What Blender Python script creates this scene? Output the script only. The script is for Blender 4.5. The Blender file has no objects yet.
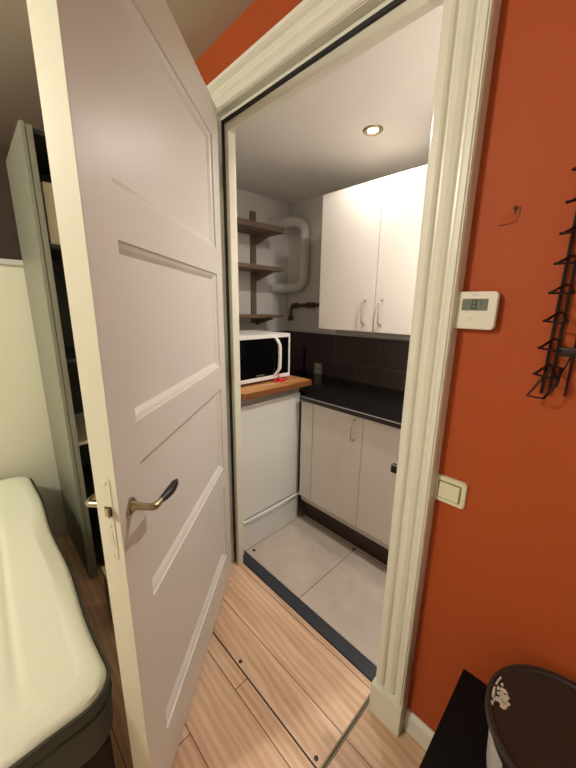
import bpy, bmesh, math, random
from mathutils import Vector, Matrix
random.seed(4)
S = bpy.context.scene
COL = S.collection
PI = math.pi

# ---------------------------------------------------------------- materials
def lin(c):
    return tuple(((v/255)/12.92 if v/255 <= .04045 else ((v/255+.055)/1.055)**2.4) for v in c) + (1,)

def mat(name, rgb, rough=.5, metal=0., spec=.5, bump=0., bscale=60., coat=0., var=0., vscale=4., emit=None, es=0., trans=0.):
    m = bpy.data.materials.new(name); m.use_nodes = True
    nt = m.node_tree; b = nt.nodes['Principled BSDF']
    b.inputs['Base Color'].default_value = lin(rgb)
    b.inputs['Roughness'].default_value = rough
    b.inputs['Metallic'].default_value = metal
    b.inputs['Specular IOR Level'].default_value = spec
    b.inputs['Coat Weight'].default_value = coat
    b.inputs['Transmission Weight'].default_value = trans
    if emit:
        b.inputs['Emission Color'].default_value = lin(emit); b.inputs['Emission Strength'].default_value = es
    tc = nt.nodes.new('ShaderNodeTexCoord')
    if var:
        n = nt.nodes.new('ShaderNodeTexNoise'); n.inputs['Scale'].default_value = vscale; n.inputs['Detail'].default_value = 5
        nt.links.new(tc.outputs['Object'], n.inputs['Vector'])
        r = nt.nodes.new('ShaderNodeMix'); r.data_type = 'RGBA'
        c = lin(rgb)
        r.inputs[6].default_value = tuple(max(0, v*(1-var)) for v in c[:3])+(1,)
        r.inputs[7].default_value = tuple(min(1, v*(1+var)) for v in c[:3])+(1,)
        nt.links.new(n.outputs['Fac'], r.inputs[0]); nt.links.new(r.outputs[2], b.inputs['Base Color'])
    if bump:
        n2 = nt.nodes.new('ShaderNodeTexNoise'); n2.inputs['Scale'].default_value = bscale; n2.inputs['Detail'].default_value = 4
        nt.links.new(tc.outputs['Object'], n2.inputs['Vector'])
        bp = nt.nodes.new('ShaderNodeBump'); bp.inputs['Strength'].default_value = bump; bp.inputs['Distance'].default_value = .004
        nt.links.new(n2.outputs['Fac'], bp.inputs['Height']); nt.links.new(bp.outputs['Normal'], b.inputs['Normal'])
    return m

def wood(name, light, dark, axis='X', plank=None, rough=.45, seam=(60, 40, 28), scale=1., shift=(0, 0, 0), ring=.5, tonevar=.12):
    """grain runs along `axis` (X or Y); plank=(length,width,mortar)"""
    m = bpy.data.materials.new(name); m.use_nodes = True
    nt = m.node_tree; N = nt.nodes; L = nt.links; b = N['Principled BSDF']
    b.inputs['Roughness'].default_value = rough
    tc = N.new('ShaderNodeTexCoord'); mp = N.new('ShaderNodeMapping')
    mp.inputs['Location'].default_value = shift
    if axis == 'Y': mp.inputs['Rotation'].default_value = (0, 0, PI/2)
    L.new(tc.outputs['Object'], mp.inputs['Vector'])
    src = mp.outputs['Vector']
    br = None
    if plank:
        br = N.new('ShaderNodeTexBrick'); br.offset = .37; br.offset_frequency = 2
        br.inputs['Scale'].default_value = 1; br.inputs['Brick Width'].default_value = plank[0]
        br.inputs['Row Height'].default_value = plank[1]; br.inputs['Mortar Size'].default_value = plank[2]
        br.inputs['Mortar Smooth'].default_value = 0.1
        br.inputs['Color1'].default_value = (0, 0, 0, 1); br.inputs['Color2'].default_value = (1, 1, 1, 1)
        L.new(src, br.inputs['Vector'])
        add = N.new('ShaderNodeVectorMath'); add.operation = 'MULTIPLY_ADD'
        L.new(br.outputs['Color'], add.inputs[0]); add.inputs[1].default_value = (3.1, 7.7, 1.3); L.new(src, add.inputs[2])
        src2 = add.outputs[0]
    else:
        src2 = src
    st = N.new('ShaderNodeMapping'); st.inputs['Scale'].default_value = (1.6*scale, 14*scale, 14*scale); L.new(src2, st.inputs['Vector'])
    nz = N.new('ShaderNodeTexNoise'); nz.inputs['Scale'].default_value = 1.; nz.inputs['Detail'].default_value = 7; nz.inputs['Distortion'].default_value = .25
    L.new(st.outputs[0], nz.inputs['Vector'])
    st2 = N.new('ShaderNodeMapping'); st2.inputs['Scale'].default_value = (3*scale, 90*scale, 90*scale); L.new(src2, st2.inputs['Vector'])
    nz2 = N.new('ShaderNodeTexNoise'); nz2.inputs['Scale'].default_value = 1.; nz2.inputs['Detail'].default_value = 4
    L.new(st2.outputs[0], nz2.inputs['Vector'])
    st3 = N.new('ShaderNodeMapping'); st3.inputs['Scale'].default_value = (2.4*scale, 9*scale, 9*scale); L.new(src2, st3.inputs['Vector'])
    wv = N.new('ShaderNodeTexWave'); wv.wave_type = 'RINGS'; wv.rings_direction = 'SPHERICAL'; wv.inputs['Scale'].default_value = 1.1
    wv.inputs['Distortion'].default_value = 3.5; wv.inputs['Detail'].default_value = 3; wv.inputs['Detail Scale'].default_value = 1.5
    L.new(st3.outputs[0], wv.inputs['Vector'])
    m1 = N.new('ShaderNodeMath'); m1.operation = 'MULTIPLY_ADD'; L.new(wv.outputs['Fac'], m1.inputs[0]); m1.inputs[1].default_value = ring*.35
    L.new(nz.outputs['Fac'], m1.inputs[2])
    m2 = N.new('ShaderNodeMath'); m2.operation = 'MULTIPLY_ADD'; L.new(nz2.outputs['Fac'], m2.inputs[0]); m2.inputs[1].default_value = .35
    L.new(m1.outputs[0], m2.inputs[2])
    cr = N.new('ShaderNodeValToRGB'); cr.color_ramp.elements[0].position = .45; cr.color_ramp.elements[1].position = .95
    cr.color_ramp.elements[0].color = lin(light); cr.color_ramp.elements[1].color = lin(dark)
    L.new(m2.outputs[0], cr.inputs[0])
    out = cr.outputs[0]
    if plank:
        hv = N.new('ShaderNodeHueSaturation')
        mr = N.new('ShaderNodeMapRange'); mr.inputs['To Min'].default_value = 1-tonevar; mr.inputs['To Max'].default_value = 1+tonevar
        L.new(br.outputs['Color'], mr.inputs['Value']); L.new(mr.outputs[0], hv.inputs['Value']); L.new(out, hv.inputs['Color'])
        mx = N.new('ShaderNodeMix'); mx.data_type = 'RGBA'; L.new(br.outputs['Fac'], mx.inputs[0]); L.new(hv.outputs[0], mx.inputs[6]); mx.inputs[7].default_value = lin(seam)
        out = mx.outputs[2]
    L.new(out, b.inputs['Base Color'])
    bp = N.new('ShaderNodeBump'); bp.inputs['Strength'].default_value = .12; bp.inputs['Distance'].default_value = .003
    L.new(m2.outputs[0], bp.inputs['Height']); L.new(bp.outputs['Normal'], b.inputs['Normal'])
    return m

def tiles(name, c1, c2, grout, w, h, mortar, plane='XY', shift=(0, 0, 0), offset=0., rough=.35, cloud=.1, spec=.5, bumpy=.0):
    m = bpy.data.materials.new(name); m.use_nodes = True
    nt = m.node_tree; N = nt.nodes; L = nt.links; b = N['Principled BSDF']
    b.inputs['Roughness'].default_value = rough; b.inputs['Specular IOR Level'].default_value = spec
    tc = N.new('ShaderNodeTexCoord'); sx = N.new('ShaderNodeSeparateXYZ'); L.new(tc.outputs['Object'], sx.inputs[0])
    cb = N.new('ShaderNodeCombineXYZ'); L.new(sx.outputs['XYZ'.index(plane[0])], cb.inputs[0]); L.new(sx.outputs['XYZ'.index(plane[1])], cb.inputs[1])
    mp = N.new('ShaderNodeMapping'); mp.inputs['Location'].default_value = shift; L.new(cb.outputs[0], mp.inputs['Vector'])
    br = N.new('ShaderNodeTexBrick'); br.offset = offset; br.offset_frequency = 2; br.inputs['Scale'].default_value = 1
    br.inputs['Brick Width'].default_value = w; br.inputs['Row Height'].default_value = h; br.inputs['Mortar Size'].default_value = mortar
    br.inputs['Mortar Smooth'].default_value = .1
    br.inputs['Color1'].default_value = lin(c1); br.inputs['Color2'].default_value = lin(c2); br.inputs['Mortar'].default_value = lin(grout)
    L.new(mp.outputs[0], br.inputs['Vector'])
    nz = N.new('ShaderNodeTexNoise'); nz.inputs['Scale'].default_value = 3.5; nz.inputs['Detail'].default_value = 8; nz.inputs['Roughness'].default_value = .65
    L.new(tc.outputs['Object'], nz.inputs['Vector'])
    mr = N.new('ShaderNodeMapRange'); mr.inputs['From Min'].default_value = .3; mr.inputs['From Max'].default_value = .7
    mr.inputs['To Min'].default_value = 1-cloud; mr.inputs['To Max'].default_value = 1+cloud; L.new(nz.outputs['Fac'], mr.inputs['Value'])
    hv = N.new('ShaderNodeHueSaturation'); L.new(br.outputs['Color'], hv.inputs['Color']); L.new(mr.outputs[0], hv.inputs['Value'])
    L.new(hv.outputs[0], b.inputs['Base Color'])
    bp = N.new('ShaderNodeBump'); bp.inputs['Strength'].default_value = .5; bp.inputs['Distance'].default_value = .002; bp.invert = True
    L.new(br.outputs['Fac'], bp.inputs['Height']); L.new(bp.outputs['Normal'], b.inputs['Normal'])
    return m

M = {}
M['orange'] = mat('orange_paint', (174, 79, 36), .6, spec=.25, bump=.25, bscale=35, var=.05, vscale=2)
M['white_wall'] = mat('white_plaster', (222, 218, 212), .7, bump=.3, bscale=30, var=.04, vscale=3)
M['kitchen_ceiling'] = mat('kitchen_ceiling_paint', (236, 232, 226), .8, bump=.15, bscale=20)
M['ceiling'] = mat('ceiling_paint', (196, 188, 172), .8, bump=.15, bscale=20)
M['cream_wall'] = mat('cream_wall_paint', (232, 230, 208), .6, bump=.1)
M['cream_trim'] = mat('cream_gloss_trim', (230, 228, 212), .3, bump=.08, bscale=14)
M['door_paint'] = mat('satin_white_door_paint', (218, 212, 204), .40, bump=.08, bscale=9)
M['brown_wall'] = mat('dark_brown_paint', (88, 74, 64), .7)
M['rubber'] = mat('black_rubber', (22, 18, 16), .6)
M['laminate'] = wood('oak_laminate', (236, 204, 174), (198, 156, 120), 'X', (1.28, .185, .0016), .34, (84, 54, 34), 1.15, (-.51, .55, 0), ring=.5, tonevar=.05)
M['laminate_hatch'] = wood('oak_laminate_hatch', (236, 204, 174), (198, 156, 120), 'X', (6., .185, .0016), .34, (84, 54, 34), 1.15, (1., .244, 0), ring=.5, tonevar=.05)
M['alu'] = mat('worn_aluminium', (128, 116, 96), .5, .7)
M['black_edge'] = mat('dark_gap_trim', (26, 20, 16), .5)
M['stone_sill'] = mat('blue_black_stone', (44, 48, 58), .4, var=.35, vscale=60)
M['ktile'] = tiles('taupe_floor_tile', (196, 184, 170), (190, 178, 165), (104, 90, 80), .44, .5, .0022, 'XY', (.035, -.085, 0), 0., .4, .17)
M['splash'] = tiles('dark_brown_wall_tile', (92, 80, 78), (84, 73, 72), (128, 114, 108), .38, .2, .0016, 'XZ', (.22, -.01, 0), .5, .2, .12)
M['splash_side'] = tiles('dark_brown_side_tile', (92, 80, 78), (84, 73, 72), (128, 114, 108), .38, .2, .0016, 'YZ', (.1, -.01, 0), .5, .2, .12)
M['cab'] = mat('cabinet_white', (226, 220, 210), .38, bump=.04, bscale=40)
M['carcass'] = mat('cabinet_carcass_white', (196, 190, 178), .5)
M['rail'] = mat('grey_light_rail', (150, 146, 142), .4)
M['plinth'] = mat('dark_brown_plinth', (52, 36, 28), .5)
M['granite'] = mat('black_granite', (24, 22, 24), .16, var=.5, vscale=220)
M['granite_edge'] = mat('worn_worktop_edge', (34, 31, 32), .25)
M['edge_highlight'] = mat('worktop_edge_highlight', (150, 142, 136), .3)  # pale tone paints the highlight along the worktop's top edge
M['chrome'] = mat('chrome', (214, 208, 200), .14, 1.)
M['nickel'] = mat('brushed_nickel', (172, 156, 128), .3, 1.)
M['black_plastic'] = mat('black_plastic', (16, 15, 15), .28)
M['appliance'] = mat('appliance_white', (230, 230, 226), .32)
M['appliance_grey'] = mat('appliance_grey_trim', (158, 156, 148), .4)
M['mw_white'] = mat('microwave_white', (232, 230, 226), .3)
M['mw_glass'] = mat('microwave_black_glass', (7, 7, 8), .1, spec=.35)
M['butcher'] = wood('butcher_block', (214, 158, 96), (150, 92, 44), 'Y', (.42, .042, .0006), .38, (130, 80, 44), 1.4, ring=.3, tonevar=.22)
M['shelf_wood'] = wood('dark_shelf_wood', (142, 120, 98), (98, 78, 58), 'Y', None, .5, scale=1.3)
M['pipe_white'] = mat('white_plastic_pipe', (204, 200, 194), .5)
M['pipe_brown'] = mat('painted_brown_pipe', (84, 62, 44), .5, var=.3, vscale=30)
M['plastic_cream'] = mat('cream_plastic', (226, 220, 192), .35)
M['plastic_white'] = mat('white_plastic', (228, 222, 206), .35)
M['plastic_grey'] = mat('grey_plastic_socket', (180, 172, 164), .4)
M['lcd'] = mat('green_grey_lcd', (104, 112, 92), .25)
M['lcd_dark'] = mat('lcd_digit', (44, 54, 52), .3)
M['faint_print'] = mat('faint_grey_print', (150, 148, 134), .5)
M['upright'] = mat('brown_upright', (122, 102, 86), .5, var=.1, vscale=20)
M['seam'] = mat('switch_gap', (120, 112, 88), .6)
M['iron'] = mat('black_wire_metal', (34, 16, 14), .4, .4)
M['black_paint'] = mat('matt_black_furniture', (12, 8, 8), .7, spec=.25)
M['lid'] = mat('black_bin_lid', (48, 43, 36), .45, bump=.1, bscale=50)
M['lid_rim'] = mat('grey_black_rim', (62, 56, 54), .35)
M['bucket'] = mat('black_bucket_plastic', (26, 24, 26), .4)
M['paint_blot'] = mat('dried_white_paint', (214, 206, 190), .6, bump=.5, bscale=90)
M['paper'] = mat('white_label_paper', (190, 184, 178), .6)
M['mattress_top'] = mat('cream_mattress_cover', (232, 234, 214), .85, bump=.2, bscale=260)
M['mattress_side'] = mat('grey_mattress_side', (84, 88, 78), .9, bump=.4, bscale=200)
M['piping'] = mat('dark_mattress_piping', (60, 60, 48), .8)
M['bed_base'] = mat('dark_bed_fabric', (40, 34, 26), .9)
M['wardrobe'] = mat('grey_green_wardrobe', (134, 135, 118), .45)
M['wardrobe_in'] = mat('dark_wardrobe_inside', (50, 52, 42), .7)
M['box_white'] = mat('cream_box', (206, 200, 168), .6)
M['lamp_glow'] = mat('spot_lamp_glow', (255, 240, 214), .5, emit=(255, 226, 182), es=30)
M['red_plastic'] = mat('red_plastic', (214, 44, 52), .35)
M['clear_cord'] = mat('pale_cord', (190, 178, 156), .3)
M['green_cast'] = mat('white_cap_trim', (206, 206, 200), .45)
M['filler_brown'] = mat('bare_plaster_mark', (170, 76, 36), .65, spec=.2)
M['plug_brown'] = mat('brown_wall_plug', (74, 46, 20), .7)

# ---------------------------------------------------------------- mesh helpers
class MB:
    def __init__(s): s.v = []; s.f = []; s.sm = []
    def add(s, vs, fs, smooth=False, T=None):
        o = len(s.v)
        s.v += [tuple((T @ Vector(v)) if T else v) for v in vs]
        s.f += [tuple(i+o for i in f) for f in fs]; s.sm += [smooth]*len(fs)
    def box(s, x0, y0, z0, x1, y1, z1, b=0., T=None):
        bm = bmesh.new()
        g = bmesh.ops.create_cube(bm, size=1)
        for v in g['verts']:
            v.co = Vector(((x0+x1)/2+v.co.x*(x1-x0), (y0+y1)/2+v.co.y*(y1-y0), (z0+z1)/2+v.co.z*(z1-z0)))
        if b: bmesh.ops.bevel(bm, geom=bm.edges[:], offset=b, segments=2, affect='EDGES', profile=.6)
        bm.verts.index_update()
        s.add([v.co[:] for v in bm.verts], [[v.index for v in f.verts] for f in bm.faces], False, T); bm.free()
    def prism(s, poly, z0, z1, T=None, smooth=False):
        n = len(poly)
        vs = [(p[0], p[1], z0) for p in poly]+[(p[0], p[1], z1) for p in poly]
        s.add(vs, [tuple(range(n))[::-1], tuple(range(n, 2*n))]+[(i, (i+1) % n, n+(i+1) % n, n+i) for i in range(n)], smooth, T)
    def tube(s, pts, r, n=10, closed=False, T=None):
        P = [Vector(p) for p in pts]; m = len(P); rings = []; R = r if isinstance(r, (list, tuple)) else [r]*m
        prev = None
        for i in range(m):
            if closed: t = (P[(i+1) % m]-P[i-1])
            else: t = P[min(i+1, m-1)]-P[max(i-1, 0)]
            t.normalize()
            if prev is None: a = t.orthogonal().normalized()
            else:
                a = prev-t*prev.dot(t)
                a = a.normalized() if a.length > 1e-6 else t.orthogonal().normalized()
            prev = a; b = t.cross(a)
            rings.append([P[i]+(a*math.cos(2*PI*k/n)+b*math.sin(2*PI*k/n))*R[i] for k in range(n)])
        vs = [v[:] for rg in rings for v in rg]; fs = []
        for i in range(m if closed else m-1):
            j = (i+1) % m
            for k in range(n): fs.append((i*n+k, i*n+(k+1) % n, j*n+(k+1) % n, j*n+k))
        if not closed: fs += [tuple(range(n))[::-1], tuple((m-1)*n+k for k in range(n))]
        s.add(vs, fs, True, T)
    def lathe(s, prof, c=(0, 0, 0), n=40, T=None, smooth=True):
        m = len(prof); vs = []
        for r, z in prof:
            for k in range(n): vs.append((c[0]+r*math.cos(2*PI*k/n), c[1]+r*math.sin(2*PI*k/n), c[2]+z))
        fs = []
        for i in range(m-1):
            for k in range(n): fs.append((i*n+k, i*n+(k+1) % n, (i+1)*n+(k+1) % n, (i+1)*n+k))
        fs += [tuple(range(n))[::-1], tuple((m-1)*n+k for k in range(n))]
        s.add(vs, fs, smooth, T)
    def build(s, name, m, parent=None, shade=None):
        me = bpy.data.meshes.new(name); me.from_pydata(s.v, [], s.f); me.update()
        for i, p in enumerate(me.polygons): p.use_smooth = s.sm[i] if shade is None else shade
        bm = bmesh.new(); bm.from_mesh(me); bmesh.ops.recalc_face_normals(bm, faces=bm.faces[:]); bm.to_mesh(me); bm.free()
        o = bpy.data.objects.new(name, me); COL.objects.link(o)
        me.materials.append(m if not isinstance(m, str) else M[m])
        if parent: o.parent = parent
        if any(s.sm): 
            me.polygons.foreach_get
            try: me.set_sharp_from_angle(angle=math.radians(42))
            except Exception: pass
        return o

def box(name, m, x0, y0, z0, x1, y1, z1, b=0., parent=None):
    k = MB(); k.box(x0, y0, z0, x1, y1, z1, b); return k.build(name, m, parent)
def thing(name, label, cat, loc=(0, 0, 0), group=None, rot=0):
    o = bpy.data.objects.new(name, None); COL.objects.link(o); o.location = loc; o.rotation_euler = (0, 0, rot)
    o.empty_display_size = .05
    o['label'] = label; o['category'] = cat
    if group: o['group'] = group
    return o
def tag(o, label, cat, group=None):
    o['label'] = label; o['category'] = cat
    if group: o['group'] = group
    return o
def struct(o): o['kind'] = 'structure'; return o
def rel(o):
    """parts are modelled in world space: shift them under an unrotated parent placed at its base"""
    if o.parent:
        r = o; p = o.parent; off = Vector((0, 0, 0))
        while p: off += p.location; p = p.parent
        o.data.transform(Matrix.Translation(-off))
    return o
def P(mb, name, m, parent): return rel(mb.build(name, m, parent))
def PB(name, m, parent, x0, y0, z0, x1, y1, z1, b=0.):
    return rel(box(name, m, x0, y0, z0, x1, y1, z1, b, parent))
def rrect(w, h, r, n=6):
    pts = []
    for cx, cy, a0 in ((w/2-r, h/2-r, 0), (-w/2+r, h/2-r, 90), (-w/2+r, -h/2+r, 180), (w/2-r, -h/2+r, 270)):
        for k in range(n+1):
            a = math.radians(a0+90*k/n); pts.append((cx+r*math.cos(a), cy+r*math.sin(a)))
    return pts
# wall frame: local x -> world x, local y -> world z, local z -> world -y (out of the orange wall)
def onwall(x, z, y=0.): return Matrix(((1, 0, 0, x), (0, 0, -1, y), (0, 1, 0, z), (0, 0, 0, 1)))

# ---------------------------------------------------------------- room shell
RX0, RX1, RY0, RZ = -1.83, 2.5, -3.1, 2.44
WT = .07                       # thickness of the wall with the doorway
OX0, OX1, OZ = -.045, .925, 2.19
# orange wall with its opening
k = MB()
k.box(RX0, 0, 0, OX0, WT, RZ); k.box(OX1, 0, 0, RX1, WT, RZ); k.box(OX0, 0, OZ, OX1, WT, RZ)
struct(k.build('wall_front', 'orange'))
struct(box('wall_left', 'brown_wall', RX0-.1, RY0, 0, RX0, WT, RZ))
struct(box('wall_right', 'white_wall', RX1, RY0, 0, RX1+.1, WT, RZ))
struct(box('wall_back', 'white_wall', RX0-.1, RY0-.1, 0, RX1+.1, RY0, RZ))
struct(box('ceiling', 'ceiling', RX0-.1, RY0-.1, RZ, RX1+.1, WT, RZ+.08))
# kitchen shell
KX0, KX1, KY1, KZ = -.76, 1.12, 1.124, 2.217
struct(box('wall_kitchen_left', 'white_wall', KX0-.1, WT, 0, KX0, KY1+.1, KZ))
struct(box('wall_kitchen_back', 'white_wall', KX0, KY1, 0, KX1, KY1+.1, KZ))
struct(box('wall_kitchen_right', 'white_wall', KX1, WT, 0, KX1+.1, KY1+.1, KZ))
k = MB(); k.box(KX0, WT, 0, OX0, WT+.008, KZ); k.box(OX1, WT, 0, KX1, WT+.008, KZ); k.box(OX0, WT, OZ, OX1, WT+.008, KZ)
struct(k.build('wall_kitchen_front', 'white_wall'))
struct(box('ceiling_kitchen', 'kitchen_ceiling', KX0-.1, WT, KZ, KX1+.1, KY1+.1, KZ+.08))
struct(box('floor_kitchen', 'ktile', KX0-.1, .095, -.06, KX1+.1, KY1+.1, 0))
# room floor around the hatch
HX0, HX1, HY0, HY1 = -.012, .872, -.306, .029
k = MB()
k.box(RX0-.1, RY0-.1, -.06, HX0-.004, .0, 0); k.box(HX1+.014, RY0-.1, -.06, RX1+.1, .0, 0); k.box(HX0-.004, RY0-.1, -.06, HX1+.014, HY0-.004, 0)
struct(k.build('floor', 'laminate'))
struct(box('floor_void', 'black_edge', HX0-.004, HY0-.004, -.06, HX1+.014, .095, -.032))

# floor hatch
t = thing('floor_hatch', 'rectangular oak laminate floor hatch framed by metal strips in front of the kitchen doorway', 'floor hatch', (HX0, HY0, -.03))
k = MB(); k.box(HX0, HY0, -.03, HX1, HY1, .0008); P(k, 'hatch_panel', 'laminate_hatch', t)
k = MB(); k.box(HX0, HY0-.0035, -.03, HX1, HY0+.0005, .0025); P(k, 'front_edge_strip', 'black_edge', t)
k = MB(); k.box(HX1-.001, HY0, -.03, HX1+.0055, HY1, .0028, .0008); o = P(k, 'side_edge_strip', 'alu', t)
k = MB(); k.box(HX1+.0075, HY0, -.03, HX1+.0135, HY1, .0022, .0008); o = P(k, 'side_edge_strip', 'alu', t)
for hx, hy in ((.442, -.292), (.848, -.290)):
    k = MB(); k.lathe([(.0075, 0), (.0075, .0012), (.0045, .0016)], (hx, hy, .0004), 20); P(k, 'finger_hole', 'black_edge', t)

# stone threshold
tag(box('door_threshold', 'stone_sill', -.02, .0335, -.028, .9, .091, .004, .0015), 'dark blue-black stone threshold strip between laminate and kitchen tiles', 'threshold')
# small black clips on the tile joints
for i, (cx, cy) in enumerate(((-.005, .135), (-.035, .583), (.401, .575))):
    k = MB(); k.prism([(cx-.009, cy-.006), (cx+.008, cy-.007), (cx+.010, cy+.004), (cx-.006, cy+.007)], .0002, .004)
    tag(k.build('tile_spacer', 'black_edge'), ['black chip on tile joint near the stone threshold', 'black chip on tile joint at far corner by the fridge', 'black chip on tile joint in front of the dark plinth'][i], 'tile chip', 'black chips on the tile joints')

# door frame: rebate, stop, seal
k = MB()
k.box(-.045, -.030, 0, -.015, WT, 2.19, .002); k.box(.9015, -.030, 0, .925, WT, 2.19, .002); k.box(-.045, -.030, 2.170, .925, WT, 2.1905, .002)
k.box(-.016, .000, 0, .030, .030, 2.171, .002); k.box(.884, .000, 0, .902, .030, 2.171, .002); k.box(.0295, .0005, 2.108, .885, .0295, 2.171)
struct(k.build('trim_1', 'cream_trim'))
k = MB(); k.box(-.003, -.010, .012, .007, .001, 2.151, .002); k.box(.0065, -.010, 2.139, .9, .0012, 2.150, .002)
struct(k.build('trim_2', 'rubber'))

# moulded casing: profile swept around the opening
prof = [(0, .0), (0, .034), (.004, .040), (.021, .041), (.027, .038), (.031, .031), (.036, .031), (.041, .037), (.053, .041), (.064, .037),
        (.069, .030), (.074, .030), (.079, .040), (.085, .047), (.096, .048), (.0985, .044), (.101, .045), (.104, .039), (.104, 0)]
k = MB(); n = len(prof)
ring = []
for (d, pz) in prof:
    ring.append([(.902+d, -pz, .128), (.902+d, -pz, 2.172+d), (-.034-d, -pz, 2.172+d), (-.034-d, -pz, .128)])
vs = [p for r in ring for p in r]; fs = []
for i in range(n):
    j = (i+1) % n
    for q in range(3): fs.append((i*4+q, i*4+q+1, j*4+q+1, j*4+q))
fs += [tuple(i*4 for i in range(n)), tuple(i*4+3 for i in range(n))]
k.add(vs, fs); struct(k.build('trim_3', 'cream_trim'))
# plinth blocks
def plinth(x0, x1):
    k = MB(); k.box(x0, -.054, 0, x1, 0, .124, .002); k.box(x0+.001, -.050, .123, x1-.001, 0, .130, .0015); return struct(k.build('trim_4', 'cream_trim'))
plinth(.894, 1.007); plinth(-.139, -.018)
# baseboards
def baseb(name, x0, x1):
    k = MB(); prof = [(0, 0), (-.016, 0), (-.016, .070), (-.012, .076), (-.005, .080), (0, .080)]
    vs = [(x0, a, b) for a, b in prof]+[(x1, a, b) for a, b in prof]; n = len(prof)
    k.add(vs, [tuple(range(n)), tuple(range(n, 2*n))]+[(i, (i+1) % n, n+(i+1) % n, n+i) for i in range(n)]); return struct(k.build(name, 'cream_trim'))
baseb('baseboard_right', 1.009, RX1); baseb('baseboard_left', -.42, -.142)
# strike plate on the right stop
t = thing('strike_plate', 'small dark metal strike plate on the right door jamb', 'strike plate', (.862, .0, .90))
k = MB(); k.box(.8992, -.028, .86, .9016, -.002, 1.02, .0006); k.box(.8812, .002, .955, .8842, .026, .975, .0006); P(k, 'plate', 'nickel', t)
k = MB(); k.box(.858, .012, .905, .8842, .030, .932, .003); P(k, 'lip', 'black_plastic', t)

# ---------------------------------------------------------------- the open door
ANG = math.radians(48.43)
d = bpy.data.objects.new('door_1', None); COL.objects.link(d)
d.location = (.0372, -.0547, 0); d.rotation_euler = (0, 0, -ANG); d['kind'] = 'structure'
# local: x from hinge to free edge, +y = kitchen side face, thickness towards -y
DW, DT, DZ0, DZ1 = .875, .048, .014, 2.165
PU0, PU1 = .078, .778
PZ = [(.180, .565), (.665, 1.052), (1.152, 1.540), (1.642, 2.040)]
k = MB()
def doorface(y0, s):
    def q(u0, z0, u1, z1, y=y0): k.add([(u0, y, z0), (u1, y, z0), (u1, y, z1), (u0, y, z1)], [(0, 1, 2, 3)])
    q(0, DZ0, PU0, DZ1); q(PU1, DZ0, DW, DZ1)
    zs = [DZ0]+[z for p in PZ for z in p]+[DZ1]
    for i in range(0, len(zs), 2): q(PU0, zs[i], PU1, zs[i+1])
    rings = [(0, 0), (.0015, .006), (.005, .0065), (.012, .0095), (.021, .0165), (.0225, .018), (.030, .018)]
    for z0, z1 in PZ:
        R = []
        for ins, dep in rings:
            R.append([(PU0+ins, y0-s*dep, z0+ins), (PU1-ins, y0-s*dep, z0+ins), (PU1-ins, y0-s*dep, z1-ins), (PU0+ins, y0-s*dep, z1-ins)])
        vs = [v for r in R for v in r]
        fs = [(i*4+a, i*4+(a+1) % 4, (i+1)*4+(a+1) % 4, (i+1)*4+a) for i in range(len(R)-1) for a in range(4)]
        m = (len(R)-1)*4; fs.append((m, m+1, m+2, m+3)); k.add(vs, fs)
doorface(0, 1); doorface(-DT, -1)
E = [(0, 0), (DW, 0), (DW, -DT), (0, -DT)]
for z in (DZ0, DZ1): k.add([(a, b, z) for a, b in E], [(0, 1, 2, 3)])
for (a, b), (c, e) in (((0, 0), (0, -DT)), ((DW, 0), (DW, -DT))):
    k.add([(a, b, DZ0), (c, e, DZ0), (c, e, DZ1), (a, b, DZ1)], [(0, 1, 2, 3)])
leaf = k.build('door_leaf', 'door_paint', d)
bm = bmesh.new(); bm.from_mesh(leaf.data); bmesh.ops.remove_doubles(bm, verts=bm.verts[:], dist=1e-5)
bmesh.ops.recalc_face_normals(bm, faces=bm.faces[:]); bm.to_mesh(leaf.data); bm.free()
M['edge_paint'] = mat('cream_door_edge_paint', (236, 234, 214), .4, bump=.08, bscale=12)
box('edge_band', 'edge_paint', DW, -DT+.0005, DZ0+.001, DW+.0008, -.0005, DZ1-.001, 0, d)
# lock face plate, latch and screws on the free edge
k = MB(); k.prism(rrect(.022, .20, .010), 0, .0012, Matrix(((0, 0, 1, DW+.0008), (1, 0, 0, -.024), (0, 1, 0, .965), (0, 0, 0, 1)))); lp = k.build('lock_plate', 'edge_paint', d)
k = MB(); k.box(DW+.001, -.031, .975, DW+.0024, -.015, .998, .0004); k.build('latch_frame', 'black_plastic', lp)
k = MB(); k.prism([(DW+.001, -.030), (DW+.004, -.030), (DW+.012, -.017), (DW+.001, -.017)], .977, .996); k.build('latch_bolt', 'nickel', lp)
k = MB(); k.box(DW+.001, -.029, .905, DW+.003, -.019, .938, .0006); k.build('dead_bolt', 'edge_paint', lp)
for zz in (1.053, .877, .952):
    k = MB(); k.lathe([(.0042, 0), (.0042, .0012), (.003, .0018)], (0, 0, 0), 14, Matrix(((0, 0, 1, DW+.0018), (1, 0, 0, -.024), (0, 1, 0, zz), (0, 0, 0, 1)))); k.build('screw', 'edge_paint', lp)
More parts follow.
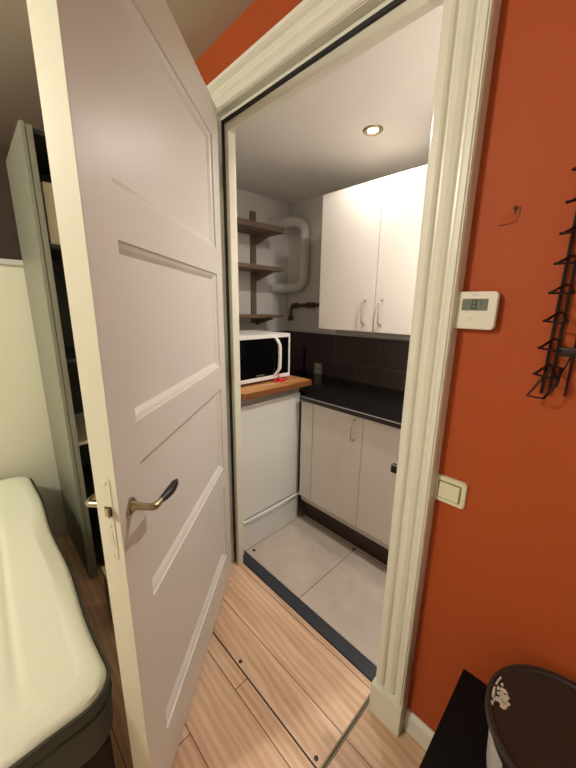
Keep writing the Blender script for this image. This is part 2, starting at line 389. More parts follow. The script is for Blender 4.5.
# handles
def lever(s, y0):
    hn = 'door_handle'
    k = MB()
    U = .833; Z = .972
    T = Matrix(((1, 0, 0, U), (0, 0, s, y0), (0, 1, 0, Z), (0, 0, 0, 1)))
    tri = []
    for a in range(3):
        c = math.radians(90+120*a)
        for dl in (-26, -9, 9, 26):
            rr = .021 if abs(dl) < 15 else .018
            tri.append((rr*math.cos(c+math.radians(dl)), rr*math.sin(c+math.radians(dl))))
    k.prism(tri, 0, .006, T)
    k.lathe([(.0125, .004), (.0115, .010), (.0085, .014), (.008, .030)], (0, 0, 0), 24, T)
    pts = [(U, y0+s*.012, Z), (U, y0+s*.044, Z), (U-.0015, y0+s*.0495, Z), (U-.006, y0+s*.0535, Z-.001), (U-.012, y0+s*.055, Z-.001), (U-.030, y0+s*.056, Z-.001)]
    k.tube(pts, [.0078, .0078, .0084, .0088, .0084, .0070], 14)
    h = k.build(hn, 'nickel', d)
    k = MB()
    g = []; R = []
    for i in range(11):
        q = i/10; g.append((U-.028-.090*q, y0+s*(.056+.002*math.sin(q*PI)), Z-.001-.003*math.sin(q*PI))); R.append(.0070+.0042*math.sin(min(1, q*1.12)*PI*.86))
    R[-1] = .004
    k.tube(g, R, 14); k.build('grip', 'black_plastic', h)
    k = MB(); k.tube([g[-1], (g[-1][0]-.004, g[-1][1], g[-1][2]+.0006)], [.0045, .003], 12); k.build('end_cap', 'nickel', h)
lever(1, 0); lever(-1, -DT)
# hinges on the frame side
for zz in (.24, 1.08, 1.92):
    k = MB(); k.lathe([(.006, 0), (.0075, .004), (.0075, .086), (.006, .09)], (-.0135, -DT-.001, zz), 16); k.box(-.012, -DT-.003, zz+.004, .0, -DT-.0002, zz+.086); k.build('hinge', 'nickel', d)

# ---------------------------------------------------------------- kitchen: fridge corner
FY0, FY1 = .085, .563
t = thing('undercounter_fridge', 'white undercounter fridge standing below the butcher block top beside the doorway', 'fridge', (-.35, .33, 0))
k = MB(); k.box(-.64, FY0, .012, -.078, FY1, .935, .004); P(k, 'body', 'appliance', t)
k = MB(); k.box(-.080, FY0+.002, .188, -.057, FY1-.002, .885, .005); dr = P(k, 'door', 'appliance', t)
k = MB(); k.box(-.079, FY0+.002, .890, -.066, FY1-.002, .928, .003); P(k, 'top_trim', 'appliance_grey', t)
k = MB(); yc_ = (FY0+FY1)/2; hw = (FY1-FY0)/2-.004
top = [(yc_+hw*math.cos(PI*i/20), .172-.034*math.sin(PI*i/20)**.8) for i in range(21)]
TM = Matrix(((0, 0, 1, 0), (1, 0, 0, 0), (0, 1, 0, 0), (0, 0, 0, 1)))
k.prism([(FY0+.002, .0), (FY1-.002, .0), (FY1-.002, .172)]+top+[(FY0+.002, .172)], -.078, -.060, TM); P(k, 'kick_panel', 'appliance', t)
k = MB()
pts = []
for i in range(25):
    q = i/24; pts.append((-.044+.006*math.sin(q*PI)**.6, FY0+.006+(FY1-FY0-.004)*q, .182))
vs = []; fs = []
for p in pts:
    w = .009; vs += [(p[0]-.008, p[1], p[2]-.006), (p[0], p[1], p[2]-.006), (p[0]+.003, p[1], p[2]+.001), (p[0], p[1], p[2]+.007), (p[0]-.008, p[1], p[2]+.007)]
for i in range(24):
    for a in range(5): fs.append((i*5+a, i*5+(a+1) % 5, (i+1)*5+(a+1) % 5, (i+1)*5+a))
fs += [(0, 1, 2, 3, 4), tuple(24*5+a for a in range(5))]
k.add(vs, fs, True); k.lathe([(.008, -.010), (.012, -.006), (.012, .010), (.009, .014)], (-.044, FY1-.006, .182), 20); k.box(-.058, FY1-.016, .176, -.046, FY1-.004, .188); k.box(-.058, FY0+.008, .176, -.046, FY0+.02, .188); hd = P(k, 'pull_bar', 'mw_white', t)

k = MB(); k.box(-.66, .082, .937, 0.0, .603, .9725, .003)
wb = tag(k.build('butcher_block', 'butcher'), 'orange-brown butcher block wooden top lying on the fridge', 'wooden top')

# microwave
t = thing('microwave_oven', 'white microwave oven with black glass door on the butcher block', 'microwave', (-.29, .287, .9725))
MX = -.12; y0, y1, z0, z1 = .088, .526, .990, 1.256
k = MB(); k.box(-.46, y0, z0, MX-.012, y1, z1, .006); P(k, 'housing', 'mw_white', t)
k = MB()
# front frame ring
def ringframe(k, x0, x1, ya, yb, za, zb, w, wt, wb_):
    k.box(x0, ya, zb-wt, x1, yb, zb, .002); k.box(x0, ya, za, x1, yb, za+wb_, .002)
    k.box(x0, ya, za+wb_-.001, x1, ya+w, zb-wt+.001); k.box(x0, yb-w, za+wb_-.001, x1, yb, zb-wt+.001)
ringframe(k, MX-.014, MX, y0, y1, z0, z1, .012, .022, .022); P(k, 'front_frame', 'mw_white', t)
k = MB(); k.box(MX-.013, y0+.011, z0+.021, MX-.004, .440, z1-.021, .001); P(k, 'door_glass', 'mw_glass', t)
k = MB(); k.box(MX-.013, .442, z0+.021, MX-.003, y1-.011, z1-.021, .001); cp = P(k, 'control_panel', 'mw_glass', t)
k = MB(); zc = (z0+z1)/2
pts = [(.398, z1-.016, -.003), (.410, z1-.030, .006), (.424, z1-.058, .013), (.427, z1-.070, .014), (.428, zc, .015), (.427, z0+.070, .014), (.424, z0+.055, .012), (.408, z0+.030, .004), (.400, z0+.020, -.003)]
vs = []; fs = []
for (yy, zz, xx) in pts:
    vs += [(MX+xx-.004, yy-.011, zz), (MX+xx+.006, yy-.009, zz), (MX+xx+.006, yy+.009, zz), (MX+xx-.004, yy+.011, zz)]
for i in range(len(pts)-1):
    for a in range(4): fs.append((i*4+a, i*4+(a+1) % 4, (i+1)*4+(a+1) % 4, (i+1)*4+a))
fs += [(0, 1, 2, 3), tuple((len(pts)-1)*4+a for a in range(4))]
k.add(vs, fs, True); P(k, 'door_handle', 'mw_white', t)
k = MB()
for i, w in enumerate((.006, .005, .006, .003, .006, .005, .006)): k.box(MX-.0045, .262+i*.0085, z0+.030, MX-.0036, .262+i*.0085+w, z0+.036)
P(k, 'logo_mark', 'faint_print', t)
for yy in (y0+.05, y1-.05):
    for xx in (-.42, -.16):
        k = MB(); k.lathe([(.012, 0), (.014, .0185)], (xx, yy, .9726), 16); P(k, 'foot', 'black_plastic', t)

# red tie and pale cord lying in front of the microwave
t = thing('cable_tie', 'small red plastic tie lying on the butcher block before the microwave', 'cable tie', (-.09, .42, .9727))
k = MB()
k.tube([(-.095+.022*math.cos(a), .405+.026*math.sin(a), .981+.005*math.sin(2*a)) for a in [2*PI*i/20 for i in range(20)]], .0052, 8, True)
k.tube([(-.082+.014*math.cos(a), .440+.018*math.sin(a), .982+.005*math.cos(a)) for a in [2*PI*i/16 for i in range(16)]], .005, 8, True)
k.box(-.110, .408, .9727, -.080, .432, .992, .003)
P(k, 'loop', 'red_plastic', t)
k = MB(); k.tube([(-.098, .415, .985), (-.099, .412, 1.008), (-.100, .405, 1.026)], [.004, .004, .003], 8); P(k, 'tail', 'red_plastic', t)
k = MB(); k.tube([(-.10, .15, .9755), (-.085, .20, .9755), (-.070, .26, .9755), (-.062, .33, .9755), (-.070, .39, .9755), (-.086, .425, .9755)], .0022, 8)
tag(k.build('thin_cord', 'clear_cord'), 'thin pale cord lying along the front of the microwave', 'cord')

# ---------------------------------------------------------------- base cabinets
def bow_handle(parent, x, y, za, zb, m='chrome'):
    k = MB(); pts = [(x, y, zb), (x, y-.016, zb-.003), (x, y-.026, zb-.012)]+[(x, y-.028-.002*math.sin(PI*i/6), zb-.02-(zb-za-.04)*i/6) for i in range(7)]+[(x, y-.026, za+.012), (x, y-.016, za+.003), (x, y, za)]
    k.tube(pts, .0048, 10); k.lathe([(.009, 0), (.009, .003), (.006, .005)], (0, 0, 0), 14, onwall(x, zb, y)); k.lathe([(.009, 0), (.009, .003), (.006, .005)], (0, 0, 0), 14, onwall(x, za, y))
    return P(k, 'handle', m, parent)
BY = .532
t = thing('base_cabinet', 'white two-door base cabinet under the black worktop beside the fridge', 'cabinet', (.43, .8, 0))
k = MB(); k.box(-.018, BY+.020, .150, .782, 1.115, .852); P(k, 'carcass', 'carcass', t)
k = MB(); k.box(-.018, BY, .194, .077, BY+.019, .850, .001); P(k, 'filler_strip', 'cab', t)
k = MB(); k.box(.081, BY, .194, .4275, BY+.019, .850, .0015); dd = P(k, 'door', 'cab', t)
k = MB(); k.box(.4305, BY, .194, .779, BY+.019, .850, .0015); P(k, 'door', 'cab', t)
# handles are sub-parts of their doors
def bow(dd, x, y, za, zb): 
    h = bow_handle(dd, x, y, za, zb); return h
bow(dd, .374, BY, .708, .826)
t2 = thing('base_cabinet', 'narrow white base cabinet under the worktop against the right kitchen wall', 'cabinet', (.95, .8, 0))
k = MB(); k.box(.783, BY+.020, .150, 1.115, 1.115, .852); P(k, 'carcass', 'carcass', t2)
k = MB(); k.box(.783, BY, .194, 1.113, BY+.019, .850, .0015); P(k, 'door', 'cab', t2)
k = MB(); k.box(-.050, .604, .0, 1.118, .620, .150); tag(k.build('cabinet_plinth', 'plinth'), 'dark brown recessed plinth under the white base cabinets', 'plinth')
t = thing('stone_worktop', 'glossy black stone worktop along the back kitchen wall', 'worktop', (.3, .8, .852))
k = MB(); k.box(-.018, .517, .853, 1.118, 1.112, .880); k.box(-.758, .608, .853, -.0175, 1.112, .880); P(k, 'slab', 'granite', t)
k = MB(); k.box(-.018, .514, .854, 1.118, .518, .8765, .001); P(k, 'front_edge', 'granite_edge', t)
k = MB(); k.box(-.018, .5135, .877, 1.118, .520, .8812, .001); P(k, 'edge_highlight', 'edge_highlight', t)  # thin pale strip stands in for light catching the edge

# backsplash tiles (part of the room)
struct(box('trim_5', 'splash', KX0+.010, KY1-.010, .80, KX1, KY1, 1.208))
struct(box('trim_6', 'splash_side', KX0, .09, .80, KX0+.010, KY1, 1.208))
# socket
t = thing('wall_socket', 'grey double wall socket on the dark backsplash tiles', 'socket', (-.38, KY1-.01, .925))
yb = KY1-.010
k = MB(); k.prism(rrect(.078, .092, .008), 0, .010, onwall(-.38, .925, yb)); P(k, 'cover_plate', 'plastic_grey', t)
for dz in (.021, -.021):
    k = MB(); k.lathe([(.0165, 0), (.0165, .001), (.014, .0022), (.006, .0022)], (0, 0, 0), 24, onwall(-.38, .925+dz, yb-.010)); P(k, 'outlet', 'plastic_cream', t)
k = MB(); k.box(-.547, yb-.014, .882, -.522, yb, 1.095, .003); tag(k.build('cable_cover', 'black_plastic'), 'narrow black upright strip on the tiles left of the socket', 'cable cover')

# ---------------------------------------------------------------- upper cabinets
UY = .745; UZ0, UZ1 = 1.2795, 2.060
t = thing('wall_cabinet', 'white two-door wall cabinet hanging above the black worktop', 'wall cabinet', (.3, .93, UZ0))
k = MB(); k.box(-.081, UY+.020, UZ0+.004, .716, KY1, UZ1-.002); P(k, 'carcass', 'carcass', t)
k = MB(); k.box(-.082, UY, UZ0, .3155, UY+.019, UZ1, .0015); da = P(k, 'door', 'cab', t)
k = MB(); k.box(.3185, UY, UZ0, .716, UY+.019, UZ1, .0015); db = P(k, 'door', 'cab', t)
bow(da, .256, UY, 1.322, 1.452); bow(db, .361, UY, 1.322, 1.454)
k = MB(); k.box(.03, UY+.035, UZ0-.028, .715, UY+.055, UZ0+.003, .002); P(k, 'light_rail', 'rail', t)
t = thing('wall_cabinet', 'single-door white wall cabinet against the right kitchen wall', 'wall cabinet', (.92, .93, UZ0))
k = MB(); k.box(.718, UY+.020, UZ0+.004, 1.115, KY1, UZ1-.002); P(k, 'carcass', 'carcass', t)
k = MB(); k.box(.7185, UY, UZ0, 1.113, UY+.019, UZ1, .0015); P(k, 'door', 'cab', t)
k = MB(); k.tube([(.505, .90, KZ), (.510, .89, 2.15), (.500, .85, 2.10), (.47, .82, 2.072), (.43, .80, 2.066), (.40, .86, 2.066)], .005, 8)
tag(k.build('power_cable', 'plastic_white'), 'white power cable running from the kitchen ceiling onto the wall cabinet', 'cable')

# ---------------------------------------------------------------- shelves
# slotted upright + brackets + boards
t = thing('shelf_upright', 'brown wooden upright with three brackets on the left kitchen wall', 'shelf upright', (KX0, .745, 1.29))
k = MB(); k.box(KX0, .722, 1.285, KX0+.018, .768, 2.090, .002); P(k, 'post', 'upright', t)
ZT = [(1.962, .036), (1.693, .028), (1.352, .020)]
for zt, th in ZT:
    k = MB(); zb = zt-th-.0004
    vs = []; 
    pr = [(KX0+.018, zb), (KX0+.205, zb), (KX0+.205, zb-.012), (KX0+.018, zb-.062)]
    for yy in (.757, .775): vs += [(a, yy, b) for a, b in pr]
    k.add(vs, [(0, 1, 2, 3), (7, 6, 5, 4)]+[(i, (i+1) % 4, 4+(i+1) % 4, 4+i) for i in range(4)]); P(k, 'bracket', 'upright', t)
lab = ['topmost dark wooden shelf board on the left kitchen wall', 'middle dark wooden shelf board of the three on the left kitchen wall', 'lowest and thinnest wooden shelf board, just above the microwave']
for i, (zt, th) in enumerate(ZT):
    k = MB(); k.box(KX0+.0185, .16, zt-th, KX0+.232, .857, zt, .002)
    tag(k.build('shelf_board', 'shelf_wood'), lab[i], 'shelf', 'wooden shelves on the left kitchen wall')
# second upright hidden near the doorway carries the other end
t = thing('shelf_upright', 'brown wooden upright with brackets nearest the doorway on the left kitchen wall', 'shelf upright', (KX0, .28, 1.29))
k = MB(); k.box(KX0, .257, 1.285, KX0+.018, .303, 2.090, .002); P(k, 'post', 'upright', t)

# ---------------------------------------------------------------- pipes
def arc(c, u, v, r, n=8, a0=0, a1=PI/2):
    c = Vector(c); u = Vector(u); v = Vector(v)
    return [tuple(c+u*r*math.cos(a0+(a1-a0)*i/n)+v*r*math.sin(a0+(a1-a0)*i/n)) for i in range(n+1)]
t = thing('waste_pipe', 'thick white C-shaped pipe in the back kitchen corner beside the shelves', 'pipe', (-.55, 1.0, 1.5))
A = Vector((-.765, .935, 2.045)); B = Vector((-.525, 1.068, 2.045)); Cc = Vector((-.525, 1.068, 1.56)); Dd = Vector((-.765, .945, 1.56))
dr_ = (B-A).normalized(); r = .075
up = Vector((0, 0, 1))
pts = [tuple(A)]+arc(B-dr_*r-up*r, up, dr_, r)+arc(Cc-dr_*r+up*r, dr_, -up, r)+[tuple(Dd)]
k = MB(); k.tube(pts, .038, 24); P(k, 'pipe_run', 'pipe_white', t)
def collar(p, q, rr=.042):
    k = MB(); k.tube([p, q], rr, 24); P(k, 'collar', 'pipe_white', t)
collar((B.x, B.y, B.z-r-.005), (B.x, B.y, B.z-r-.05)); collar((Cc.x, Cc.y, Cc.z+r+.05), (Cc.x, Cc.y, Cc.z+r+.005))
pA = A+dr_*.10; collar(tuple(pA), tuple(pA+dr_*.035)); pD = Dd+(Cc-Dd).normalized()*.10; collar(tuple(pD), tuple(pD+(Cc-Dd).normalized()*.035))
t = thing('water_pipe', 'brown-painted water pipe with joints on the back wall left of the wall cabinet', 'pipe', (-.5, 1.08, 1.4))
k = MB(); k.tube([(-.08, 1.085, 1.432), (-.60, 1.085, 1.425)]+arc((-.64, 1.085, 1.385), (0, 0, 1), (-1, 0, 0), .038)+[(-.678, 1.085, 1.335), (-.678, 1.085, 1.30)], .0145, 14); P(k, 'pipe_run', 'pipe_brown', t)
for a, b in (((-.50, 1.085, 1.426), (-.42, 1.085, 1.427)), ((-.655, 1.085, 1.421), (-.60, 1.085, 1.425)), ((-.33, 1.085, 1.428), (-.30, 1.085, 1.428)), ((-.678, 1.085, 1.34), (-.678, 1.085, 1.30))):
    k = MB(); k.tube([a, b], .022, 8); P(k, 'joint', 'pipe_brown', t)
for xx in (-.37,):
    k = MB(); k.box(xx-.01, 1.085, 1.415, xx+.01, KY1, 1.445, .002); P(k, 'clamp', 'pipe_brown', t)

# ---------------------------------------------------------------- kitchen spotlight
SX, SY = .326, .604
SX2, SY2 = .90, .36  # second spot is added out of view to even the kitchen light
for (ax, ay, lb) in ((SX, SY, 'round recessed spotlight glowing in the kitchen ceiling'), (SX2, SY2, 'added unseen ceiling spotlight that evens out the kitchen light')):
    t = thing('recessed_spotlight', lb, 'spotlight', (ax, ay, KZ))
    k = MB(); prof = [(.024, -.002), (.034, -.007), (.043, -.006), (.047, -.001), (.047, .0), (.024, .0)]
    n = 40; vs = [(ax+r_*math.cos(2*PI*q/n), ay+r_*math.sin(2*PI*q/n), KZ+z_) for r_, z_ in prof for q in range(n)]
    fs = [(i*n+q, i*n+(q+1) % n, ((i+1) % 6)*n+(q+1) % n, ((i+1) % 6)*n+q) for i in range(6) for q in range(n)]
    k.add(vs, fs, True); P(k, 'ring', 'nickel', t)
    k = MB(); k.lathe([(.024, -.0035), (.018, -.006), (.002, -.007)], (ax, ay, KZ+.001), 30); P(k, 'lamp', 'lamp_glow', t)

# ---------------------------------------------------------------- things on the orange wall
t = thing('thermostat', 'white square wall thermostat with a grey LCD on the orange wall', 'thermostat', (1.044, 0, 1.41))
W0 = onwall(1.0440, 1.4105, 0)
k = MB(); k.prism(rrect(.080, .076, .008), 0, .012, W0); P(k, 'backplate', 'plastic_white', t)
k = MB(); pl = rrect(.092, .086, .010); k.prism(pl, .010, .022, W0); k.prism([(a*.97, b*.97) for a, b in pl], .021, .0245, W0); P(k, 'front_cover', 'plastic_white', t)
k = MB(); W1 = onwall(1.0440, 1.424, -.0246); k.prism(rrect(.055, .0265, .002), 0, .0006, W1); lc = P(k, 'display', 'lcd', t)
k = MB()
def seg8(k, cx, cz, w, h, th, T, segs='abcdefg'):
    z0, z1 = .0008, .0012
    S_ = {'a': (-w/2, h/2-th, w/2, h/2), 'g': (-w/2, -th/2, w/2, th/2), 'd': (-w/2, -h/2, w/2, -h/2+th), 'f': (-w/2, 0, -w/2+th, h/2), 'b': (w/2-th, 0, w/2, h/2), 'e': (-w/2, -h/2, -w/2+th, 0), 'c': (w/2-th, -h/2, w/2, 0)}
    for s_ in segs:
        a, b, c, e = S_[s_]; k.prism([(cx+a, cz+b), (cx+c, cz+b), (cx+c, cz+e), (cx+a, cz+e)], z0, z1, T)
seg8(k, -.001, 0, .0115, .0205, .0024, W1)
seg8(k, .0125, .003, .004, .009, .0012, W1, 'abcf'); k.prism([(.0195, .004), (.0215, .004), (.0215, .007), (.0195, .007)], .0008, .0012, W1)
P(k, 'display_digit', 'lcd_dark', lc)
k = MB(); k.prism([(-.008, .037), (.006, .037), (.006, .0382), (-.008, .0382)], .0245, .0248, onwall(1.0440, 1.4085, 0)); P(k, 'logo_mark', 'faint_print', t)
k = MB(); k.lathe([(.0055, 0), (.005, .0006)], (-.006, -.018, .0245), 20, W0); P(k, 'button', 'plastic_cream', t)

t = thing('light_switch', 'cream rocker light switch on the orange wall beside the door casing', 'light switch', (1.043, 0, .928))
W0 = onwall(1.0425, .928, 0)
k = MB(); pl = rrect(.082, .076, .010); k.prism(pl, 0, .007, W0); k.prism([(a*.95, b*.95) for a, b in pl], .0065, .010, W0); P(k, 'frame', 'plastic_cream', t)
k = MB(); k.prism(rrect(.059, .052, .003), .009, .0104, W0); P(k, 'rocker_gap', 'seam', t)
k = MB(); k.add([(-.0265, -.0225, .0100), (.0265, -.0225, .0100), (.0265, .0225, .0100), (-.0265, .0225, .0100), (-.0255, -.0215, .0160), (.0255, -.0215, .0160), (.0255, .0215, .0125), (-.0255, .0215, .0125)], [(4, 5, 6, 7), (0, 1, 5, 4), (1, 2, 6, 5), (2, 3, 7, 6), (3, 0, 4, 7)], False, W0); P(k, 'rocker', 'plastic_cream', t)

t = thing('plaster_patch', 'small bare screw hole with torn paint on the orange wall above the thermostat', 'wall mark', (1.083, 0, 1.617))
W0 = onwall(1.083, 1.616, 0)
k = MB(); k.prism([(-.018, -.020), (.013, -.017), (.015, .012), (.004, .019), (-.004, .017), (-.003, .003), (-.017, -.001)], 0, .0005, W0); P(k, 'torn_paint', 'filler_brown', t)
k = MB(); k.tube([(-.020, -.021, .0006), (.0, -.020, .0006), (.013, -.017, .0006), (.016, .0, .0006), (.015, .013, .0006)], .0008, 6, False, W0); P(k, 'paint_ridge', 'iron', t)
k = MB(); k.lathe([(.0045, 0), (.004, .003), (.002, .004)], (.007, .010, 0), 14, W0); k.prism([(.004, .010), (.010, .012), (.009, .002), (.0075, -.006)], .0003, .0015, W0); P(k, 'wall_plug', 'plug_brown', t)

# black wire rack
t = thing('wire_rack', 'black metal wire rack hanging on the orange wall at the right edge', 'wire rack', (1.21, 0, 1.25))
XR = 1.56
def T_(x, y, z): return (x, y, z)
levels = [1.2835+.0545*i for i in range(9)]
k = MB()
for (x, y) in ((1.1955, -.010), (1.2085, -.010), (XR-.010, -.006), (XR-.016, -.050)):
    k = MB(); k.tube([(x, y, 1.238), (x, y, 1.77)], .0031, 8); P(k, 'upright_rod', 'iron', t)
for z in levels:
    k = MB()
    k.tube([(1.181, -.045, z), (1.184, -.038, z+.001), (1.198, -.006, z+.017), (1.207, -.006, z+.017), (1.220, -.060, z-.001), (1.212, -.064, z-.002)], .0026, 7, True)
    P(k, 'side_loop', 'iron', t)
for z in (1.238,):
    k = MB(); k.tube([(1.1775, -.050, 1.236), (1.206, -.052, 1.236), (1.222, -.050, 1.270), (1.222, -.030, 1.30), (1.208, -.020, 1.30), (1.190, -.040, 1.262)], .0027, 7, True); P(k, 'bottom_loop', 'iron', t)
for i, z in enumerate((1.338, 1.556, 1.72)):
    k = MB()
    k.tube([(1.214, -.055, z), (XR-.016, -.055, z)], .0022, 8); k.tube([(1.2065, -.008, z), (XR-.010, -.008, z)], .0022, 8)
    for j in range(14): k.tube([(1.235+j*.0235, -.008, z), (1.235+j*.0235, -.056, z)], .0016, 6)
    k.box(1.216, -.060, z-.012, XR-.018, -.057, z+.005, .0008)
    P(k, 'shelf_grid', 'iron', t)
k = MB(); k.tube([(1.235, -.006, 1.238), (1.235, -.006, 1.77)], .0022, 8); k.tube([(1.238, -.012, 1.34), (1.224, -.030, 1.29), (1.222, -.045, 1.262)], .002, 7); P(k, 'brace_rod', 'iron', t)
for x in (1.30, 1.50):
    k = MB(); k.box(x-.006, -.006, 1.60, x+.006, 0, 1.63, .001); P(k, 'wall_hook', 'iron', t)

# ---------------------------------------------------------------- black low table and bucket
t = thing('low_table', 'matt black low table standing against the orange wall in the lower right', 'table', (1.4, -.26, 0))
TX0, TX1, TY0, TY1, TZ = 1.146, 1.70, -.50, -.018, .40
k = MB(); k.box(TX0, TY0, TZ-.035, TX1, -.003, TZ, .001); P(k, 'table_top', 'black_paint', t)
for x in (TX0+.003, TX1-.028):
    k = MB(); k.box(x, TY0+.01, 0, x+.025, TY1, TZ-.035); P(k, 'side_panel', 'black_paint', t)
k = MB(); k.box(TX0+.03, TY0+.02, .12, TX1-.03, TY1, .14); P(k, 'shelf', 'black_paint', t)

BX, BYc, LZ, LR = 1.368, -.169, .600, .144
t = thing('paint_bucket', 'black bucket with a paint-stained round lid standing on the low table', 'bucket', (BX, BYc, TZ))
k = MB(); k.lathe([(.112, .0005), (.118, .003), (.130, .165), (.136, .168), (.136, .176), (.131, .178), (.131, .182)], (BX, BYc, TZ), 56); P(k, 'pail', 'bucket', t)
k = MB(); k.lathe([(.134, -.020), (.1415, -.020), (.144, -.014), (.144, -.003), (.1405, .0), (.134, .0), (.131, -.004), (.124, -.005), (.050, -.0052)], (BX, BYc, LZ), 72)
ld = P(k, 'lid', 'lid', t)
k = MB(); k.tube([(BX+.1425*math.cos(2*PI*i/72), BYc+.1425*math.sin(2*PI*i/72), LZ-.002) for i in range(72)], .0022, 8, True); P(k, 'rim', 'lid_rim', t)
# dried paint on the lid: ragged strokes
k = MB()
random.seed(7)
def blot(cx, cy, rx, ry, rot, n=18, h=.0012):
    pts = []
    for i in range(n):
        a = 2*PI*i/n; rr = 1+random.uniform(-.30, .25); x = rx*rr*math.cos(a); y = ry*rr*math.sin(a)
        pts.append((cx+x*math.cos(rot)-y*math.sin(rot), cy+x*math.sin(rot)+y*math.cos(rot)))
    k.prism(pts, LZ-.0049, LZ-.0049+h)
BLOTS = [(1.2500, -.158, .0085, .0060, .4), (1.2560, -.172, .0115, .0080, .8), (1.2500, -.184, .0085, .0055, .2), (1.2590, -.190, .0080, .0050, .9), (1.2460, -.146, .0040, .0030, 1.4), (1.2640, -.180, .0050, .0035, .6), (1.2470, -.170, .0050, .0040, .3), (1.2380, -.176, .0020, .0110, .15), (1.2400, -.188, .0020, .0080, .3), (1.2415, -.160, .0018, .0060, .0)]
for b_ in BLOTS: blot(*b_)
P(k, 'paint_stain', 'paint_blot', ld)
k = MB()
for i in range(9):
    a = math.radians(166+i*3.6); 
    if i in (3, 7): continue
    c, s_ = math.cos(a), math.sin(a)
    T = Matrix(((-s_, 0, c, BX+c*.1345), (c, 0, s_, BYc+s_*.1345), (0, 1, 0, LZ-.0015), (0, 0, 0, 1)))
    k.prism(rrect(.009, .003, .001, 2), -.004, .003, T)
P(k, 'rim_paint', 'paint_blot', ld)
k = MB(); rows = []
for i in range(12):
    a = math.radians(192+i*3.2); rows.append((math.cos(a), math.sin(a)))
vs = []
for c, s_ in rows:
    vs += [(BX+c*.1300, BYc+s_*.1300, TZ+.150), (BX+c*.1225, BYc+s_*.1225, TZ+.045)]
k.add(vs, [(2*i, 2*i+1, 2*i+3, 2*i+2) for i in range(11)], True); P(k, 'paper_label', 'paper', t)

# ---------------------------------------------------------------- left: bed, half wall, wardrobe
t = thing('bed', 'low dark fabric bed base carrying the cream mattress', 'bed', (-.13, -1.75, 0))
k = MB(); k.box(-.84, -2.70, .06, .555, -.775, .315, .01); P(k, 'base', 'bed_base', t)
for x in (-.80, .50):
    for y in (-2.66, -.83):
        k = MB(); k.lathe([(.02, 0), (.025, .062)], (x, y, 0), 16); P(k, 'leg', 'black_plastic', t)
# mattress: rounded outline with soft wavy edges
t = thing('mattress', 'cream quilted mattress with dark grey sides and piping on the low bed', 'mattress', (-.13, -1.75, .315))
def moutline(ins):
    X0, X1, Y0, Y1 = -.862+ins, .570-ins, -2.74+ins, -.752-ins; R = .075
    pts = []
    for cx, cy, a0 in ((X1-R, Y1-R, 0), (X0+R, Y1-R, 90), (X0+R, Y0+R, 180), (X1-R, Y0+R, 270)):
        arcp = [(cx+R*math.cos(math.radians(a0+90*q/6)), cy+R*math.sin(math.radians(a0+90*q/6))) for q in range(7)]
        if pts:
            px, py = pts[-1]; qx, qy = arcp[0]; m_ = 44
            for q in range(1, m_):
                pts.append((px+(qx-px)*q/m_, py+(qy-py)*q/m_))
        pts += arcp
    px, py = pts[-1]; qx, qy = pts[0]
    for q in range(1, 44): pts.append((px+(qx-px)*q/44, py+(qy-py)*q/44))
    out = []
    for x, y in pts:
        w = .005*math.sin(x*11+1.)*(1 if abs(x) < .9 else 0)+.006*math.sin(y*9)
        out.append((x+(w if abs(y) > .8 and x > .5 or x < -.8 else 0), y+(w*.9 if y > -.80 or y < -2.68 else 0)))
    return out
base = moutline(0)
def ringz(ins, z): return [(x, y, z) for x, y in moutline(ins)]
def loft(name, rows, m, cap_top=False, cap_bot=False):
    k = MB(); n = len(rows[0]); vs = [v for r_ in rows for v in r_]
    fs = [(i*n+q, i*n+(q+1) % n, (i+1)*n+(q+1) % n, (i+1)*n+q) for i in range(len(rows)-1) for q in range(n)]
    if cap_bot: fs.append(tuple(range(n)))
    if cap_top: fs.append(tuple((len(rows)-1)*n+q for q in range(n)))
    k.add(vs, fs, True); return P(k, name, m, t)
ZM0, ZM = .316, .500
loft('side_band', [ringz(.010, ZM0), ringz(.002, ZM0+.012), ringz(-.001, ZM0+.085), ringz(.000, ZM-.022)], 'mattress_side', True, True)
# quilted top as a grid inside the outline
k = MB()
rows = [ringz(.002, ZM-.018), ringz(.006, ZM-.006), ringz(.016, ZM+.000), ringz(.045, ZM+.006)]
n = len(rows[0]); vs = [v for r_ in rows for v in r_]
fs = [(i*n+q, i*n+(q+1) % n, (i+1)*n+(q+1) % n, (i+1)*n+q) for i in range(3) for q in range(n)]
inner = []
for s_ in [1-.0075*q for q in range(1, 44)]+[.67-.033*q for q in range(1, 20)]:
    rr = []
    for x, y in moutline(.045):
        cx, cy = -.137, -1.741; X = cx+(x-cx)*s_; Y = cy+(y-cy)*s_
        crease = -.005*math.exp(-((Y+.920+.006*math.sin(X*3))/.009)**2)-.006*math.exp(-((Y+1.35)/.016)**2)
        rr.append((X, Y, ZM+.007+.004*math.sin(X*7+2)*math.sin(Y*8+1)+crease))
    inner.append(rr)
for rr in inner:
    o_ = len(vs); vs += rr; fs += [(o_-n+q, o_-n+(q+1) % n, o_+(q+1) % n, o_+q) for q in range(n)]
fs.append(tuple(len(vs)-n+q for q in range(n)))
k.add(vs, fs, True); P(k, 'quilted_top', 'mattress_top', t)
for zz, ins in ((ZM-.020, -.002), (ZM-.062, -.001)):
    k = MB(); k.tube(ringz(ins, zz), .0045, 8, True); P(k, 'piping', 'piping', t)

# low cream partition behind the bed with a white cap and baseboard
k = MB(); k.box(-1.05, -2.9, 0, -.95, -.622, 1.60); struct(k.build('wall_partition', 'cream_wall'))
struct(box('trim_7', 'green_cast', -1.06, -2.9, 1.600, -.935, -.615, 1.628, .004))
struct(box('baseboard_partition', 'cream_trim', -.95, -2.9, 0, -.936, -.622, .085, .003))

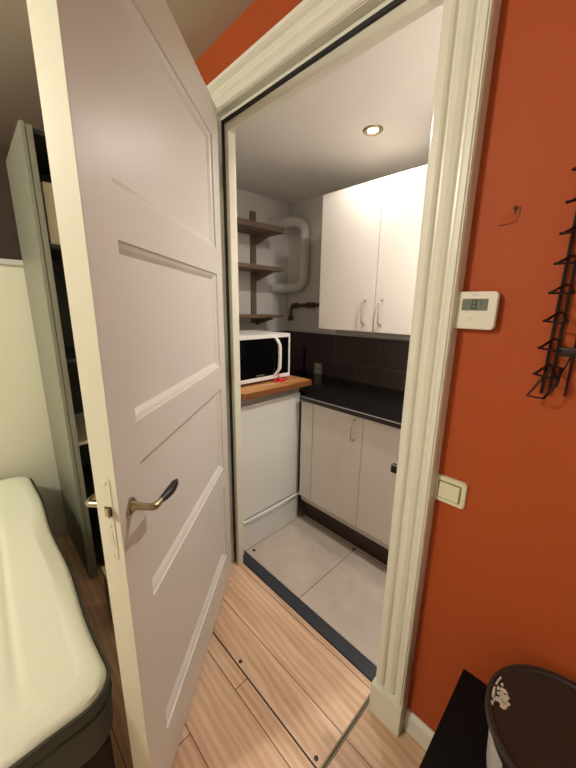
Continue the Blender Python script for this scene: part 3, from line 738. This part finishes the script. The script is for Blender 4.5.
# wardrobe with open shelving on its right
t = thing('wardrobe', 'tall grey-green wardrobe standing behind the open door, dark open shelves on its side', 'wardrobe', (-.7, -.31, 0))
k = MB(); k.box(-.945, -.606, .0, -.430, -.584, 2.080, .002); P(k, 'front_post', 'wardrobe', t)
k = MB(); k.box(-.943, -.624, .01, -.428, -.607, 2.085, .003); P(k, 'front_panel', 'wardrobe', t)
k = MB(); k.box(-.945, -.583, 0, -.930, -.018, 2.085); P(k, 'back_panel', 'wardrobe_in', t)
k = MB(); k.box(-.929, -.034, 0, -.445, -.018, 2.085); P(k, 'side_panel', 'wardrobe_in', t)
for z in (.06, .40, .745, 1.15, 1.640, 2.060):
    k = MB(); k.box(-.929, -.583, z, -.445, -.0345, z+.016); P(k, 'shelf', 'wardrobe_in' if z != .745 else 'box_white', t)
k = MB(); k.box(-.800, -.575, 1.6565, -.452, -.12, 1.895, .004); bx_ = k.build('storage_box', 'box_white'); tag(bx_, 'cream storage box on a high open shelf of the wardrobe behind the door', 'box')
k = MB(); k.box(-.160, -.612, 0, -.040, -.24, .247, .003); k.box(-.163, -.615, .2465, -.037, -.237, .258, .003); tag(k.build('storage_crate', 'box_white'), 'low white box on the floor between the wardrobe and the open door', 'box')

# room ceiling lamp (gives the room its light)
t = thing('ceiling_lamp', 'round white ceiling lamp of the bedroom behind the viewer', 'lamp', (.25, -2.1, RZ))
k = MB(); k.lathe([(.09, 0), (.10, -.012), (.09, -.02)], (.25, -2.1, RZ), 32); P(k, 'base', 'plastic_white', t)

# ---------------------------------------------------------------- lights
def light(name, kind, loc, power, color, **kw):
    l = bpy.data.lights.new(name, kind); l.energy = power; l.color = color
    for a, b in kw.items(): setattr(l, a, b)
    o = bpy.data.objects.new(name, l); COL.objects.link(o); o.location = loc; return o
light('kitchen_spot', 'SPOT', (SX, SY, KZ-.014), 17, (1, .93, .87), shadow_soft_size=.024, spot_size=math.radians(176), spot_blend=.5)
light('kitchen_fill_spot', 'SPOT', (SX2, SY2, KZ-.014), 60, (1, .93, .87), shadow_soft_size=.024, spot_size=math.radians(150), spot_blend=1.)  # fill light of the added spot behind the right casing
light('room_lamp', 'POINT', (.25, -2.1, RZ-.16), 76, (1, .95, .83), shadow_soft_size=.09)
w = bpy.data.worlds.new('world'); S.world = w; w.use_nodes = True
w.node_tree.nodes['Background'].inputs[0].default_value = (.02, .018, .015, 1)
w.node_tree.nodes['Background'].inputs[1].default_value = 1

# ---------------------------------------------------------------- camera
cam = bpy.data.cameras.new('camera'); co = bpy.data.objects.new('camera', cam); COL.objects.link(co)
yaw, pitch, roll = map(math.radians, (45.35, 13.368, .813))
f = Vector((-math.sin(yaw)*math.cos(pitch), math.cos(yaw)*math.cos(pitch), -math.sin(pitch)))
r0 = Vector((math.cos(yaw), math.sin(yaw), 0)); u0 = r0.cross(f)
r_ = r0*math.cos(roll)+u0*math.sin(roll); u_ = -r0*math.sin(roll)+u0*math.cos(roll)
co.matrix_world = Matrix(((r_.x, u_.x, -f.x, 1.293), (r_.y, u_.y, -f.y, -.879), (r_.z, u_.z, -f.z, 1.4134), (0, 0, 0, 1)))
cam.sensor_fit = 'HORIZONTAL'; cam.sensor_width = 36; cam.lens = 322.4/576*36
cam.shift_x = -.5/576; cam.shift_y = -.7/576; cam.clip_start = .02
S.camera = co
S.view_settings.view_transform = 'Standard'; S.view_settings.look = 'None'; S.view_settings.gamma = 1
S.view_settings.use_curve_mapping = False; S.view_settings.exposure = -.12
